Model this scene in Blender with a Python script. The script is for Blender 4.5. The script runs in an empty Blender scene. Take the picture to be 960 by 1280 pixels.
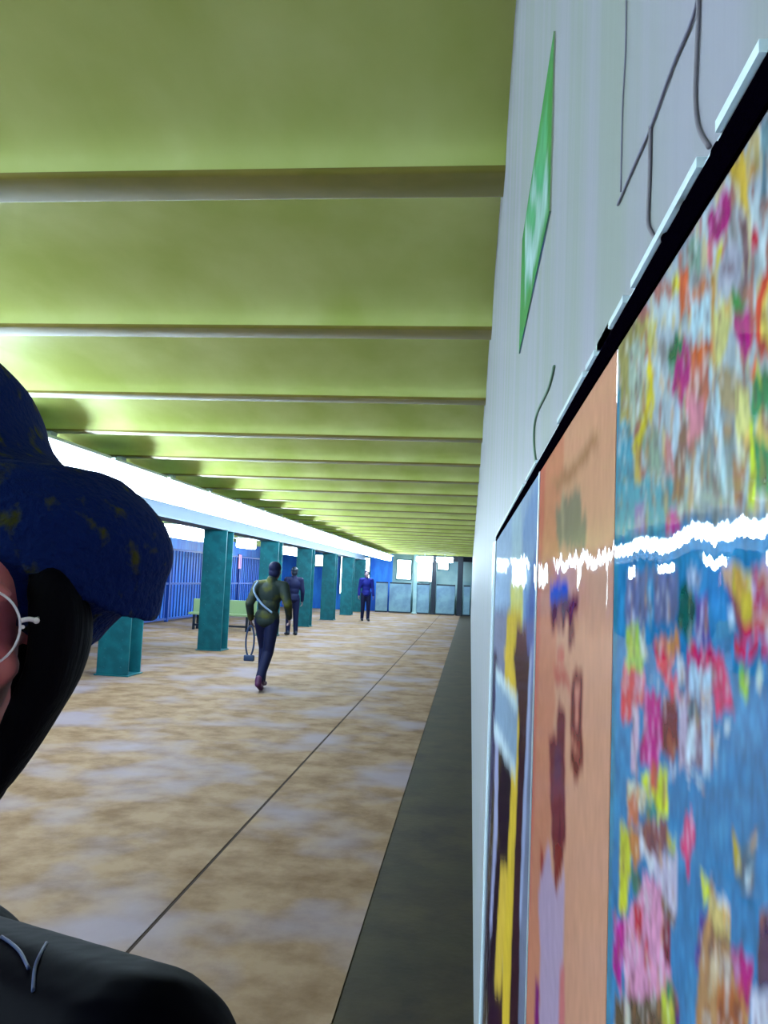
import bpy, bmesh, math, random
import numpy as np
from mathutils import Vector, Matrix

random.seed(7)
C = bpy.context.scene.collection
SC = bpy.context.scene
PI = math.pi

# ------------------------------------------------------------------ camera
F = 1000.0                       # focal length in pixels of the 960 x 1280 frame
ROLL = math.radians(2.4)
v = Vector(((588 - 480) / F, -(728 - 640) / F, -1)).normalized()
u = Matrix.Rotation(ROLL, 3, 'Z') @ v
YAW = math.asin(u.x)
PITCH = math.asin(-u.y / math.cos(YAW))
MC = Matrix.Rotation(YAW, 3, 'Z') @ Matrix.Rotation(PI / 2 + PITCH, 3, 'X') @ Matrix.Rotation(ROLL, 3, 'Z')
CAM = Vector((0, 0, 1.5))
cd = bpy.data.cameras.new('camera')
cd.sensor_fit = 'VERTICAL'
cd.sensor_height = 36.0
cd.lens = 36.0 * F / 1280
cd.clip_start = 0.01
cd.clip_end = 200
cam = bpy.data.objects.new('camera', cd)
C.objects.link(cam)
cam.matrix_world = Matrix.Translation(CAM) @ MC.to_4x4()
SC.camera = cam

# ------------------------------------------------------------------ world, exposure
w = bpy.data.worlds.new('world')
SC.world = w
w.use_nodes = True
w.node_tree.nodes['Background'].inputs[0].default_value = (0.30, 0.36, 0.45, 1)
w.node_tree.nodes['Background'].inputs[1].default_value = 0.02
SC.view_settings.view_transform = 'Standard'
SC.view_settings.look = 'None'
SC.view_settings.gamma = 1
SC.view_settings.use_curve_mapping = False
SC.view_settings.exposure = 1.0
LAMP = 27.0                      # strength of the fluorescent diffusers


# ------------------------------------------------------------------ pixel helpers (to lay things out at their real place)
def ray(px, py):
    return (MC @ Vector(((px - 480) / F, -(py - 640) / F, -1))).normalized()


def PY(px, py, Y):               # point of the ray at distance Y along the hall
    r = ray(px, py)
    return CAM + r * (Y / r.y)


def PX(px, py, X):               # point of the ray on a plane parallel to the right wall
    r = ray(px, py)
    return CAM + r * (X / r.x)


def PZ(px, py, Z=0.0):           # point of the ray at height Z
    r = ray(px, py)
    return CAM + r * ((Z - CAM.z) / r.z)


# ------------------------------------------------------------------ materials
def lin(c):
    c = c / 255.0
    return c / 12.92 if c <= 0.04045 else ((c + 0.055) / 1.055) ** 2.4


def S(r, g, b):
    return (lin(r), lin(g), lin(b), 1.0)


def mat(name, col, rough=0.6, spec=0.4, metal=0.0, noise=None, bump=None, coat=0.0):
    m = bpy.data.materials.new(name)
    m.use_nodes = True
    nt = m.node_tree
    b = nt.nodes['Principled BSDF']
    b.inputs['Base Color'].default_value = col
    b.inputs['Roughness'].default_value = rough
    b.inputs['Specular IOR Level'].default_value = spec
    b.inputs['Metallic'].default_value = metal
    b.inputs['Coat Weight'].default_value = coat
    tc = nt.nodes.new('ShaderNodeTexCoord')
    if noise:                     # noise = (scale, second colour, low, high, (sx,sy,sz))
        mp = nt.nodes.new('ShaderNodeMapping')
        mp.inputs['Scale'].default_value = noise[4] if len(noise) > 4 else (1, 1, 1)
        n = nt.nodes.new('ShaderNodeTexNoise')
        n.inputs['Scale'].default_value = noise[0]
        n.inputs['Detail'].default_value = 5
        r = nt.nodes.new('ShaderNodeValToRGB')
        r.color_ramp.elements[0].position = noise[2]
        r.color_ramp.elements[1].position = noise[3]
        r.color_ramp.elements[0].color = col
        r.color_ramp.elements[1].color = noise[1]
        nt.links.new(tc.outputs['Object'], mp.inputs[0])
        nt.links.new(mp.outputs[0], n.inputs['Vector'])
        nt.links.new(n.outputs['Fac'], r.inputs[0])
        nt.links.new(r.outputs[0], b.inputs['Base Color'])
    if bump:                      # (scale, strength, distance, stretch)
        mp = nt.nodes.new('ShaderNodeMapping')
        mp.inputs['Scale'].default_value = bump[3] if len(bump) > 3 else (1, 1, 1)
        n = nt.nodes.new('ShaderNodeTexNoise')
        n.inputs['Scale'].default_value = bump[0]
        n.inputs['Detail'].default_value = 3
        bp = nt.nodes.new('ShaderNodeBump')
        bp.inputs['Strength'].default_value = bump[1]
        bp.inputs['Distance'].default_value = bump[2]
        nt.links.new(tc.outputs['Object'], mp.inputs[0])
        nt.links.new(mp.outputs[0], n.inputs['Vector'])
        nt.links.new(n.outputs['Fac'], bp.inputs['Height'])
        nt.links.new(bp.outputs[0], b.inputs['Normal'])
    return m


def emit(name, col, strength):
    m = bpy.data.materials.new(name)
    m.use_nodes = True
    nt = m.node_tree
    nt.nodes.clear()
    e = nt.nodes.new('ShaderNodeEmission')
    e.inputs[0].default_value = col
    e.inputs[1].default_value = strength
    o = nt.nodes.new('ShaderNodeOutputMaterial')
    nt.links.new(e.outputs[0], o.inputs[0])
    return m


M = {}
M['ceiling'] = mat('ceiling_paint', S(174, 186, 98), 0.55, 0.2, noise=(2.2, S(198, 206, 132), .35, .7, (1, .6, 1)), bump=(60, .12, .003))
M['beam'] = mat('beam_olive_shaded', S(122, 116, 46), 0.42, 0.35, noise=(5, S(134, 124, 56), .4, .6), bump=(30, .1, .002))  # shade of the beam undersides put into a darker olive
M['wall'] = mat('wall_tile', S(134, 139, 135), 0.5, 0.04, noise=(3.0, S(143, 142, 152), .4, .62, (1, 5, .25)), bump=(26, .25, .002, (1, 3, .3)))
M['wall_blue'] = mat('blue_wall', S(18, 88, 196), 0.5, 0.3, noise=(3, S(40, 120, 215), .4, .6, (1, 4, .3)))  # blue illumination of the left side put into the wall colour
M['wall_far'] = mat('far_wall', S(112, 142, 150), 0.6, 0.2, noise=(1.2, S(140, 165, 168), .4, .6))
M['green'] = mat('column_green', S(14, 84, 92), 0.5, 0.2, noise=(6, S(10, 70, 80), .4, .6))
M['girder'] = mat('girder_paint', S(66, 84, 104), 0.55, 0.25)
M['dark'] = mat('dark_metal', S(14, 24, 38), 0.5, 0.3)
M['fence'] = mat('fence_blue', S(12, 52, 124), 0.5, 0.3)
M['silver'] = mat('frame_silver', S(168, 184, 196), 0.35, 0.4, metal=0.0)
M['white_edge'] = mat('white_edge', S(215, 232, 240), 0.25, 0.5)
M['rubber'] = mat('black_gasket', S(2, 1, 5), 0.9, 0.0, bump=(300, .6, .002))
M['housing'] = mat('lamp_housing', S(200, 215, 225), 0.5, 0.3)
M['diffuser'] = emit('lamp_diffuser', (0.66, 0.85, 1.0, 1), LAMP)
M['litpane'] = emit('lit_pane', (0.70, 0.90, 1.0, 1), 9.0)
M['cable'] = mat('cable_grey', S(118, 112, 122), 0.6)
M['pale_line'] = mat('pale_line', S(116, 114, 132), 0.6)
M['cable_green'] = mat('cable_green', S(88, 118, 96), 0.6)
M['bench'] = mat('bench_paint', S(116, 136, 96), 0.5)

# ------------------------------------------------------------------ mesh helpers


def obj(name, bm, m=None, parent=None, smooth=False):
    me = bpy.data.meshes.new(name)
    bm.normal_update()
    bm.to_mesh(me)
    bm.free()
    if m:
        me.materials.append(m)
    if smooth:
        for p in me.polygons:
            p.use_smooth = True
    o = bpy.data.objects.new(name, me)
    C.objects.link(o)
    if parent:
        o.parent = parent
    return o


def tag(o, label=None, cat=None, group=None, kind=None):
    if label:
        o['label'] = label
    if cat:
        o['category'] = cat
    if group:
        o['group'] = group
    if kind:
        o['kind'] = kind
    return o


def thing(name, label, cat, loc=(0, 0, 0), rotz=0, group=None):
    o = bpy.data.objects.new(name, None)
    o.empty_display_size = 0.1
    C.objects.link(o)
    o.location = loc
    o.rotation_euler = (0, 0, rotz)
    return tag(o, label, cat, group)


def copy_tree(o, parent=None):
    c = o.copy()
    C.objects.link(c)
    c.parent = parent
    for ch in list(o.children):
        copy_tree(ch, c)
    return c


def box(bm, a, b, bev=0.0):
    x0, y0, z0 = a
    x1, y1, z1 = b
    vs = [bm.verts.new(p) for p in ((x0, y0, z0), (x1, y0, z0), (x1, y1, z0), (x0, y1, z0),
                                    (x0, y0, z1), (x1, y0, z1), (x1, y1, z1), (x0, y1, z1))]
    fs = [bm.faces.new([vs[i] for i in f]) for f in ((3, 2, 1, 0), (4, 5, 6, 7), (0, 1, 5, 4), (1, 2, 6, 5), (2, 3, 7, 6), (3, 0, 4, 7))]
    if bev:
        es = list({e for f in fs for e in f.edges})
        bmesh.ops.bevel(bm, geom=es, offset=bev, segments=2, affect='EDGES', profile=0.5)


def prism_x(bm, prof, x0, x1):       # profile of (y, z) points extruded along x
    a = [bm.verts.new((x0, y, z)) for y, z in prof]
    b = [bm.verts.new((x1, y, z)) for y, z in prof]
    n = len(prof)
    for i in range(n - 1):
        bm.faces.new((a[i], a[i + 1], b[i + 1], b[i]))


def tube(bm, pts, r, seg=8, closed=False):
    pts = [Vector(p) for p in pts]
    n = len(pts)
    rs = r if isinstance(r, (list, tuple)) else [r] * n
    rings = []
    ref = None
    for i, p in enumerate(pts):
        if closed:
            t = pts[(i + 1) % n] - pts[i - 1]
        else:
            t = pts[min(i + 1, n - 1)] - pts[max(i - 1, 0)]
        t.normalize()
        if ref is None:
            ref = t.orthogonal().normalized()
        ref = (ref - t * ref.dot(t)).normalized()
        s = t.cross(ref)
        rings.append([bm.verts.new(p + (ref * math.cos(2 * PI * k / seg) + s * math.sin(2 * PI * k / seg)) * rs[i]) for k in range(seg)])
    for i in range(n if closed else n - 1):
        a, b = rings[i], rings[(i + 1) % n]
        for k in range(seg):
            bm.faces.new((a[k], a[(k + 1) % seg], b[(k + 1) % seg], b[k]))
    if not closed:
        bm.faces.new(rings[0][::-1])
        bm.faces.new(rings[-1])


def smooth_pts(pts, n=6):
    pts = [Vector(p) for p in pts]
    out = []
    for i in range(len(pts) - 1):
        p0 = pts[max(i - 1, 0)]
        p1, p2 = pts[i], pts[i + 1]
        p3 = pts[min(i + 2, len(pts) - 1)]
        for k in range(n):
            t = k / n
            out.append(0.5 * ((2 * p1) + (p2 - p0) * t + (2 * p0 - 5 * p1 + 4 * p2 - p3) * t * t + (3 * p1 - p0 - 3 * p2 + p3) * t ** 3))
    out.append(pts[-1])
    return out


def ball(bm, c, r, seg=20, rings=14):     # ellipsoid
    r = (r, r, r) if isinstance(r, (int, float)) else r
    mt = Matrix.Translation(c) @ Matrix.Diagonal((r[0], r[1], r[2], 1))
    bmesh.ops.create_uvsphere(bm, u_segments=seg, v_segments=rings, radius=1, matrix=mt)


def capsule(bm, a, b, ra, rb, n=4):       # tapered round-ended limb
    a, b = Vector(a), Vector(b)
    d = (b - a).normalized()
    pts, rs = [], []
    for k in range(n + 1):
        t = PI / 2 * (1 - k / n)
        pts.append(a - d * ra * math.sin(t) * .999)
        rs.append(max(ra * math.cos(t), 1e-4))
    for k in range(n + 1):
        t = PI / 2 * k / n
        pts.append(b + d * rb * math.sin(t) * .999)
        rs.append(max(rb * math.cos(t), 1e-4))
    tube(bm, pts, rs, 14)


def fuse(name, bm, m, parent, voxel=0.008, smooth=4):   # one continuous skin over the gathered volumes
    me = bpy.data.meshes.new('tmp')
    bm.to_mesh(me)
    bm.free()
    o = bpy.data.objects.new('tmp', me)
    C.objects.link(o)
    md = o.modifiers.new('r', 'REMESH')
    md.mode = 'VOXEL'
    md.voxel_size = voxel
    if smooth:
        s = o.modifiers.new('s', 'SMOOTH')
        s.iterations = smooth
        s.factor = 0.5
    dg = bpy.context.evaluated_depsgraph_get()
    me2 = bpy.data.meshes.new_from_object(o.evaluated_get(dg))
    bpy.data.objects.remove(o)
    bpy.data.meshes.remove(me)
    me2.name = name
    me2.materials.clear()
    me2.materials.append(m)
    for p in me2.polygons:
        p.use_smooth = True
    q = bpy.data.objects.new(name, me2)
    C.objects.link(q)
    q.parent = parent
    return q


# ================================================================== THE SETTING
XW = 0.060            # face of the right wall
XP = 0.050            # face of the posters
ZB = 2.65             # underside of the ceiling beams
Y0, Y1 = -5.0, 37.0
XL = -9.2

# floor: worn concrete, paving joints running along the hall
def floor_mat(name, ca, cb, cc, rough):
    m = bpy.data.materials.new(name)
    m.use_nodes = True
    nt = m.node_tree
    b = nt.nodes['Principled BSDF']
    tc = nt.nodes.new('ShaderNodeTexCoord')
    n1 = nt.nodes.new('ShaderNodeTexNoise')
    n1.inputs['Scale'].default_value = 3.6
    n1.inputs['Detail'].default_value = 7
    n1.inputs['Roughness'].default_value = .62
    r1 = nt.nodes.new('ShaderNodeValToRGB')
    r1.color_ramp.elements[0].position = .33
    r1.color_ramp.elements[0].color = ca
    r1.color_ramp.elements[1].position = .62
    r1.color_ramp.elements[1].color = cb
    n2 = nt.nodes.new('ShaderNodeTexNoise')
    n2.inputs['Scale'].default_value = 1.1
    n2.inputs['Detail'].default_value = 3
    r2 = nt.nodes.new('ShaderNodeValToRGB')
    r2.color_ramp.elements[0].position = .48
    r2.color_ramp.elements[0].color = (0, 0, 0, 1)
    r2.color_ramp.elements[1].position = .66
    r2.color_ramp.elements[1].color = (.8, .8, .8, 1)
    mx = nt.nodes.new('ShaderNodeMix')
    mx.data_type = 'RGBA'
    mx.inputs[7].default_value = cc
    for n in (n1, n2):
        nt.links.new(tc.outputs['Object'], n.inputs['Vector'])
    nt.links.new(n1.outputs['Fac'], r1.inputs[0])
    nt.links.new(n2.outputs['Fac'], r2.inputs[0])
    nt.links.new(r2.outputs[0], mx.inputs[0])
    nt.links.new(r1.outputs[0], mx.inputs[6])
    nt.links.new(mx.outputs[2], b.inputs['Base Color'])
    b.inputs['Roughness'].default_value = rough
    b.inputs['Specular IOR Level'].default_value = .10
    bp = nt.nodes.new('ShaderNodeBump')
    bp.inputs['Strength'].default_value = .25
    bp.inputs['Distance'].default_value = .004
    n3 = nt.nodes.new('ShaderNodeTexNoise')
    n3.inputs['Scale'].default_value = 30
    nt.links.new(tc.outputs['Object'], n3.inputs['Vector'])
    nt.links.new(n3.outputs['Fac'], bp.inputs['Height'])
    nt.links.new(bp.outputs[0], b.inputs['Normal'])
    return m


M['floor'] = floor_mat('floor_concrete', S(92, 68, 44), S(122, 99, 77), S(119, 108, 118), .8)
M['floor_edge'] = floor_mat('floor_edge_dark', S(28, 20, 16), S(48, 40, 24), S(36, 32, 20), .6)  # darker olive-brown border strip along the right wall
M['joint'] = mat('floor_joint', S(44, 32, 26), .9, .1)

J1, J2 = -1.28, -0.40
bm = bmesh.new()
sl = [XL, J1, J2]
for a, b_ in zip(sl[:-1], sl[1:]):
    wj = .018 if b_ in (J1, J2) else 0
    box(bm, (a, Y0, -.06), (b_ - wj, Y1, 0))
fl = obj('floor', bm, M['floor'])
tag(fl, kind='structure')
bm = bmesh.new()
box(bm, (J2 + .002, Y0, -.06), (XW + .1, Y1, 0))
box(bm, (J2 - .0185, Y0, -.06), (J2 + .003, Y1, -.004))
tag(obj('trim_1', bm, M['floor_edge']), kind='structure')
bm = bmesh.new()
box(bm, (XL, Y0, -.12), (XW + .1, Y1, -.055))
tag(obj('trim_2', bm, M['joint']), kind='structure')
bm = bmesh.new()
for a in (J1,):
    box(bm, (a - .019, Y0, -.056), (a + .001, Y1, -.003))
tag(obj('trim_3', bm, M['joint']), kind='structure')

# ceiling: shallow arches between cross beams, beam every 1.4 m
PER, YB, WB, RISE = 1.42, 2.16, 0.18, 0.16
kmin, kmax = -6, 24
prof_ceiling = []
bmC = bmesh.new()
bmB = bmesh.new()
for k in range(kmin, kmax + 1):
    y0 = YB + PER * k
    ya, yb = y0 + WB, y0 + PER
    pts = []
    N = 22
    for i in range(N + 1):
        t = i / N
        th = PI * (1 - t)
        yy = (ya + yb) / 2 + (yb - ya) / 2 * math.cos(th)
        zz = ZB + .012 + RISE * math.sin(th) ** 0.8
        pts.append((yy, zz))
    prism_x(bmC, pts, XL, XW + .05)
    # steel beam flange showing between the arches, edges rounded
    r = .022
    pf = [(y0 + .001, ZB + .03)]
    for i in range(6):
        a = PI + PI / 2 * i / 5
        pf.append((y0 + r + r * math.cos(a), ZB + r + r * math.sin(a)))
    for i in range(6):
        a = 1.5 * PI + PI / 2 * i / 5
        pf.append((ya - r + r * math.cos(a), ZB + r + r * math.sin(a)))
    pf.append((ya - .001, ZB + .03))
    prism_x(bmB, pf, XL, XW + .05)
for f in bmC.faces:
    f.smooth = True
o = obj('ceiling', bmC, M['ceiling'])
for p in o.data.polygons:
    p.use_smooth = True
tag(o, kind='structure')
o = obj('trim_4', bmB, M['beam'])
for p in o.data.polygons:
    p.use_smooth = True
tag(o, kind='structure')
bm = bmesh.new()
box(bm, (XL, Y0 - 2, ZB + .3), (XW + .1, Y1 + 1, ZB + .4))
tag(obj('trim_5', bm, M['ceiling']), kind='structure')

bm = bmesh.new()
box(bm, (XW, Y0, -.05), (XW + .2, Y1, ZB + .32))
tag(obj('wall_right', bm, M['wall']), kind='structure')
bm = bmesh.new()
box(bm, (XL - .2, Y0, -.05), (XL, Y1, ZB + .32))
tag(obj('wall_left', bm, M['wall_blue']), kind='structure')
bm = bmesh.new()
box(bm, (XL, Y0 - .2, -.05), (XW + .2, Y0, ZB + .32))
tag(obj('wall_back', bm, M['wall_far']), kind='structure')
bm = bmesh.new()
box(bm, (-3.6, Y1, -.05), (XW + .2, Y1 + .2, ZB + .32))
tag(obj('wall_end', bm, M['wall_far']), kind='structure')
bm = bmesh.new()
box(bm, (XL, Y1, -.05), (-3.6, Y1 + .2, ZB + .32))
tag(obj('wall_end_blue', bm, M['wall_blue']), kind='structure')

# longitudinal girder over the column line
XC = -4.9
bm = bmesh.new()
box(bm, (XC - .2, Y0, 2.30), (XC + .2, Y1 - .01, 2.33), .004)
box(bm, (XC - .03, Y0, 2.33), (XC + .03, Y1 - .01, ZB - .03))
box(bm, (XC - .2, Y0, ZB - .03), (XC + .2, Y1 - .01, ZB - .001), .004)
tag(obj('trim_6', bm, M['girder']), kind='structure')

# end of the hall: dark header, posts, lit windows
bm = bmesh.new()
box(bm, (-2.6, Y1 - .35, 2.42), (XW, Y1 - .05, ZB - .002))
tag(obj('trim_7', bm, M['dark']), kind='structure')
wn = 1
def pane(pa, pb, m_, frame=True):
    global wn
    a = PY(pa[0], pa[1], Y1 - .03)
    b = PY(pb[0], pb[1], Y1 - .03)
    x0, x1 = sorted((a.x, b.x))
    z0, z1 = sorted((a.z, b.z))
    g = bmesh.new()
    box(g, (x0 - .05, Y1 - .06, z0 - .05), (x0, Y1, z1 + .05))
    box(g, (x1, Y1 - .06, z0 - .05), (x1 + .05, Y1, z1 + .05))
    box(g, (x0, Y1 - .06, z1), (x1, Y1, z1 + .05))
    box(g, (x0, Y1 - .06, z0 - .05), (x1, Y1, z0))
    o = obj('window_%d' % wn, g, M['green'])
    tag(o, kind='structure')
    g = bmesh.new()
    box(g, (x0, Y1 - .04, z0), (x1, Y1 - .01, z1))
    obj('pane', g, m_, o)
    wn += 1
pane((395, 694), (413, 708), M['litpane'])
pane((406, 712), (413, 742), M['litpane'])
pane((427, 695), (441, 742), M['litpane'])
pane((450, 697), (461, 728), M['litpane'])
pane((497, 700), (513, 724), M['litpane'])
pane((521, 700), (541, 727), M['litpane'])
pane((548, 702), (560, 712), M['litpane'])

# ================================================================== LIGHTS (the hall's own fluorescent fixtures)
def fixture(name, label, L, loc, group):
    t = thing(name, label, 'ceiling light', loc, 0, group)
    g = bmesh.new()
    box(g, (-.25, -L / 2, .10), (.25, L / 2, .13), .008)  # wide top plate, added to shade the ceiling beside the lamp
    box(g, (-.10, -L / 2 + .02, .12), (.10, L / 2 - .02, .16), .008)
    obj('housing', g, M['housing'], t)
    g = bmesh.new()
    box(g, (-.13, -L / 2 + .02, -.10), (.13, L / 2 - .02, .10), .04)
    obj('diffuser', g, M['diffuser'], t)
    g = bmesh.new()
    box(g, (-.03, -.05, .15), (.03, .05, ZB - loc[2] + .001))
    obj('mounting_bracket', g, M['housing'], t)
    return t


LZ = 2.42
first = None
YL = YB + WB / 2
for k in range(-4, 25):
    y = YL + PER * k
    if y > Y1 - .9:
        break
    if first is None:
        first = fixture('fluorescent_light', '', 1.34, (-3.66, y, LZ), 'long row of ceiling lights over the hall')
        o = first
    else:
        o = copy_tree(first)
        o.location = (-3.66, y, LZ)
    if y < 0.5:
        o['label'] = 'ceiling light strip of the long row, behind or beside the camera'
    elif y < 7.3:
        o['label'] = 'ceiling light strip of the long row, at the left where the blue cap hides it'
    elif y < 8.6:
        o['label'] = 'nearest white ceiling light strip of the long row seen over the blue cap'
    elif y < 10:
        o['label'] = 'second white light strip of the long row, just beyond the nearest over the blue cap'
    elif y < 11.5:
        o['label'] = 'third white light strip of the long row, just above the cap\'s rounded right edge'
    elif y > 33.5:
        o['label'] = 'white ceiling light strip farthest along the long row, meeting the end wall'
    else:
        o['label'] = 'white ceiling light strip merging into the long bright row towards the far end'
# second row beyond the girder
for (y, lb) in ((YL + PER * 11, 'bright ceiling light beyond the girder, just left of the second green column'),
                (YL + PER * 12, 'ceiling light beyond the girder, touching the top of the second green column'),
                (YL + PER * 15, 'small ceiling light beyond the girder, just right of the second green column'),
                (YL + PER * 19, 'ceiling light beyond the girder, above the person by the third column'),
                (YL + PER * 20, 'ceiling light beyond the girder, right of the one above the person by the third column')):
    o = copy_tree(first)
    o.location = (-6.75, y, LZ - .04)
    o.scale = (1, 1, 1.35)
    o['group'] = 'second row of ceiling lights beyond the columns'
    o['label'] = lb
# two cross lamps near the far end
for i, (pxx, lb) in enumerate(((531, 'bright ceiling lamp at the far end, over the middle windows'),
                              (556, 'small bright ceiling lamp at the far end, nearest the right wall'))):
    o = copy_tree(first)
    p = PY(pxx, 700, YB + PER * 23 + WB / 2)
    o.location = (p.x, p.y, LZ)
    o.rotation_euler = (0, 0, PI / 2)
    o.scale = (1, .55, 1)
    o['label'] = lb
    o['group'] = 'lamps at the far end'

# ================================================================== COLUMNS
def make_column(label, y):
    t = thing('steel_column', label, 'column', (XC, y, 0), 0, 'green steel columns')
    g = bmesh.new()
    box(g, (-.23, -.22, .02), (.23, -.19, 2.29), .004)
    box(g, (-.23, .19, .02), (.23, .22, 2.29), .004)
    box(g, (-.02, -.19, .02), (.02, .19, 2.29))
    obj('shaft', g, M['green'], t)
    g = bmesh.new()
    box(g, (-.25, -.25, 0), (.25, .25, .02), .004)
    obj('base_plate', g, M['green'], t)
    g = bmesh.new()
    box(g, (-.25, -.25, 2.285), (.25, .25, 2.30), .004)
    obj('cap_plate', g, M['green'], t)
    g = bmesh.new()
    for sx in (-.12, .12):
        for i in range(18):
            ball(g, (sx, -.222, .12 + i * .125), (.012, .006, .012), 8, 6)
    obj('rivets', g, M['green'], t)
    return t


cols = [(11.0, 'nearest green column, its lower half showing below the blue cap'),
        (15.15, 'green column in full view left of the walking person, touching the light row'),
        (19.35, 'green column directly behind the walking person'),
        (23.5, 'green column just right of the walking person'),
        (27.7, 'thin green column between the walking person and the distant standing person'),
        (31.9, 'distant green column just left of the distant standing person'),
        (35.4, 'farthest green column, right of the distant standing person')]
c0 = None
for y, lb in cols:
    if c0 is None:
        c0 = make_column(lb, y)
    else:
        c = copy_tree(c0)
        c.location = (XC, y, 0)
        c['label'] = lb
c = copy_tree(c0)
c.location = (XC, 6.8, 0)
c['label'] = 'green column out of view behind the blue cap'

# posts at the far end
for i, (pxx, ytop, wdt, lb, mm) in enumerate(((518, 700, .16, 'pale slim post at the far end between the bright windows', 'wall_far'),
                                  (541, 700, .20, 'dark post at the far end, left of the small lamp', 'dark'),
                                  (574, 700, .24, 'dark post at the far end nearest the right wall', 'dark'))):
    p = PY(pxx, 760, Y1 - .8)
    t = thing('end_post', lb, 'post', (p.x, Y1 - .8, 0), 0, 'posts at the far end')
    g = bmesh.new()
    box(g, (-wdt / 2, -.1, 0), (wdt / 2, .1, ZB - .001), .01)
    obj('shaft', g, M[mm], t)
    g = bmesh.new()
    box(g, (-wdt / 2 - .04, -.14, 0), (wdt / 2 + .04, .14, .05), .01)
    obj('base', g, M[mm], t)
# low partition panels between the posts
M['panel_grey'] = mat('partition_panel', S(104, 134, 148), .6, .2, noise=(2, S(84, 108, 130), .4, .6))
for i, (a, b, lb) in enumerate(((470, 485, 'narrow grey low partition left at the far end, beside the columns'),
                                (487, 514, 'grey low partition under the first bright far window'),
                                (521, 537, 'grey low partition under the widest bright far window'),
                                (545.5, 569, 'darker low partition at the far end between the two dark posts'),
                                (579.5, 588, 'narrow low partition at the far end against the right wall'))):
    pa, pb = PY(a, 735, Y1 - .8), PY(b, 735, Y1 - .8)
    x1 = min(pb.x, XW - .01)
    t = thing('low_partition', lb, 'partition', ((pa.x + x1) / 2, Y1 - .8, 0), 0, 'low partitions at the far end')
    hw = (x1 - pa.x) / 2
    g = bmesh.new()
    box(g, (-hw, -.04, .05), (hw, .04, 1.30), .01)
    obj('panel', g, M['panel_grey'], t)
    g = bmesh.new()
    box(g, (-hw, -.05, 1.30), (hw, .05, 1.36), .01)
    obj('top_rail', g, M['dark'], t)
    g = bmesh.new()
    box(g, (-hw, -.05, 0), (hw, .05, .06), .01)
    obj('foot_rail', g, M['dark'], t)

# ================================================================== FENCE on the left
XF = -8.7
for i in range(6):
    ya = 15.5 + i * 3.5
    lb = ['blue barred fence bay nearest, showing left of the second green column',
          'blue barred fence bay behind the second green column',
          'blue barred fence bay between the second column and the walking person',
          'blue barred fence bay behind the walking person',
          'blue barred fence bay right behind the third green column',
          'farthest blue barred fence bay at the end of the hall'][i]
    t = thing('barred_fence', lb, 'fence', (XF, ya, 0), 0, 'bays of the blue barred fence')
    g = bmesh.new()
    for k in range(1, 14):
        box(g, (-.015, k * .25 - .02, .12), (.015, k * .25 + .02, 2.1))
    obj('bars', g, M['fence'], t)
    for z in (.08, 1.1, 2.1):
        g = bmesh.new()
        box(g, (-.025, .05, z - .03), (.025, 3.45, z + .03), .004)
        obj('rail', g, M['fence'], t)
    g = bmesh.new()
    box(g, (-.05, -.05, 0), (.05, .05, 2.2), .006)
    obj('post', g, M['fence'], t)

# bench behind the second column
pb = Vector((-6.35, 20.3, 0))
t = thing('bench', 'pale yellow-green low bench behind the second column, left of the walking person', 'bench', (pb.x, pb.y, 0))
g = bmesh.new()
box(g, (-.85, -.2, .38), (.85, .2, .44), .01)
obj('seat', g, M['bench'], t)
g = bmesh.new()
box(g, (-.85, .17, .44), (.85, .21, .78), .01)
obj('backrest', g, M['bench'], t)
for sx in (-.7, .7):
    for sy in (-.15, .15):
        g = bmesh.new()
        box(g, (sx - .03, sy - .03, 0), (sx + .03, sy + .03, .38), .005)
        obj('leg', g, M['dark'], t)
g = bmesh.new()
box(g, (-.7, -.18, .10), (.7, -.15, .15))
obj('stretcher', g, M['dark'], t)
# small pink lit sign on the left
M['pink'] = mat('pink_sign', S(235, 150, 190), .5)
M['pink_lit'] = emit('pink_sign_lit', S(235, 170, 215), 1.0)
p = PX(300, 702, XF + .036)
t = thing('notice_sign', 'small narrow pink sign on the blue fence between second column and walking person', 'sign', (p.x, p.y, p.z))
g = bmesh.new()
box(g, (-.02, -.16, -.28), (.0, .16, .28), .005)
obj('backing', g, M['dark'], t)
g = bmesh.new()
box(g, (.0, -.14, -.26), (.01, .14, .26))
obj('sign_face', g, M['pink_lit'], t)

# ================================================================== POSTERS on the right wall
def vnoise(x, seed, n=4096):
    rs = np.random.RandomState(seed)
    tab = rs.rand(n) * 2 - 1
    i = np.floor(x).astype(int)
    f = x - i
    f = f * f * (3 - 2 * f)
    return tab[i % n] * (1 - f) + tab[(i + 1) % n] * f


def n2(x, y, seed):
    rs = np.random.RandomState(seed)
    tab = rs.rand(128, 128) * 2 - 1
    i = np.floor(x).astype(int)
    j = np.floor(y).astype(int)
    fx = x - i
    fy = y - j
    fx = fx * fx * (3 - 2 * fx)
    fy = fy * fy * (3 - 2 * fy)
    a = tab[i % 128, j % 128]
    b = tab[(i + 1) % 128, j % 128]
    c = tab[i % 128, (j + 1) % 128]
    d = tab[(i + 1) % 128, (j + 1) % 128]
    return (a * (1 - fx) + b * fx) * (1 - fy) + (c * (1 - fx) + d * fx) * fy


def inside(px, py, poly):
    r = np.zeros(px.shape, bool)
    n = len(poly)
    for i in range(n):
        x0, y0 = poly[i]
        x1, y1 = poly[(i + 1) % n]
        if y0 == y1:
            continue
        c = ((y0 > py) != (y1 > py)) & (px < (x1 - x0) * (py - y0) / (y1 - y0) + x0)
        r ^= c
    return r


MCI = np.array(MC.transposed())


def to_px(P):
    q = (P - np.array(CAM)) @ MCI.T
    return 480 + F * q[:, 0] / -q[:, 2], 640 - F * q[:, 1] / -q[:, 2]


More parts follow.
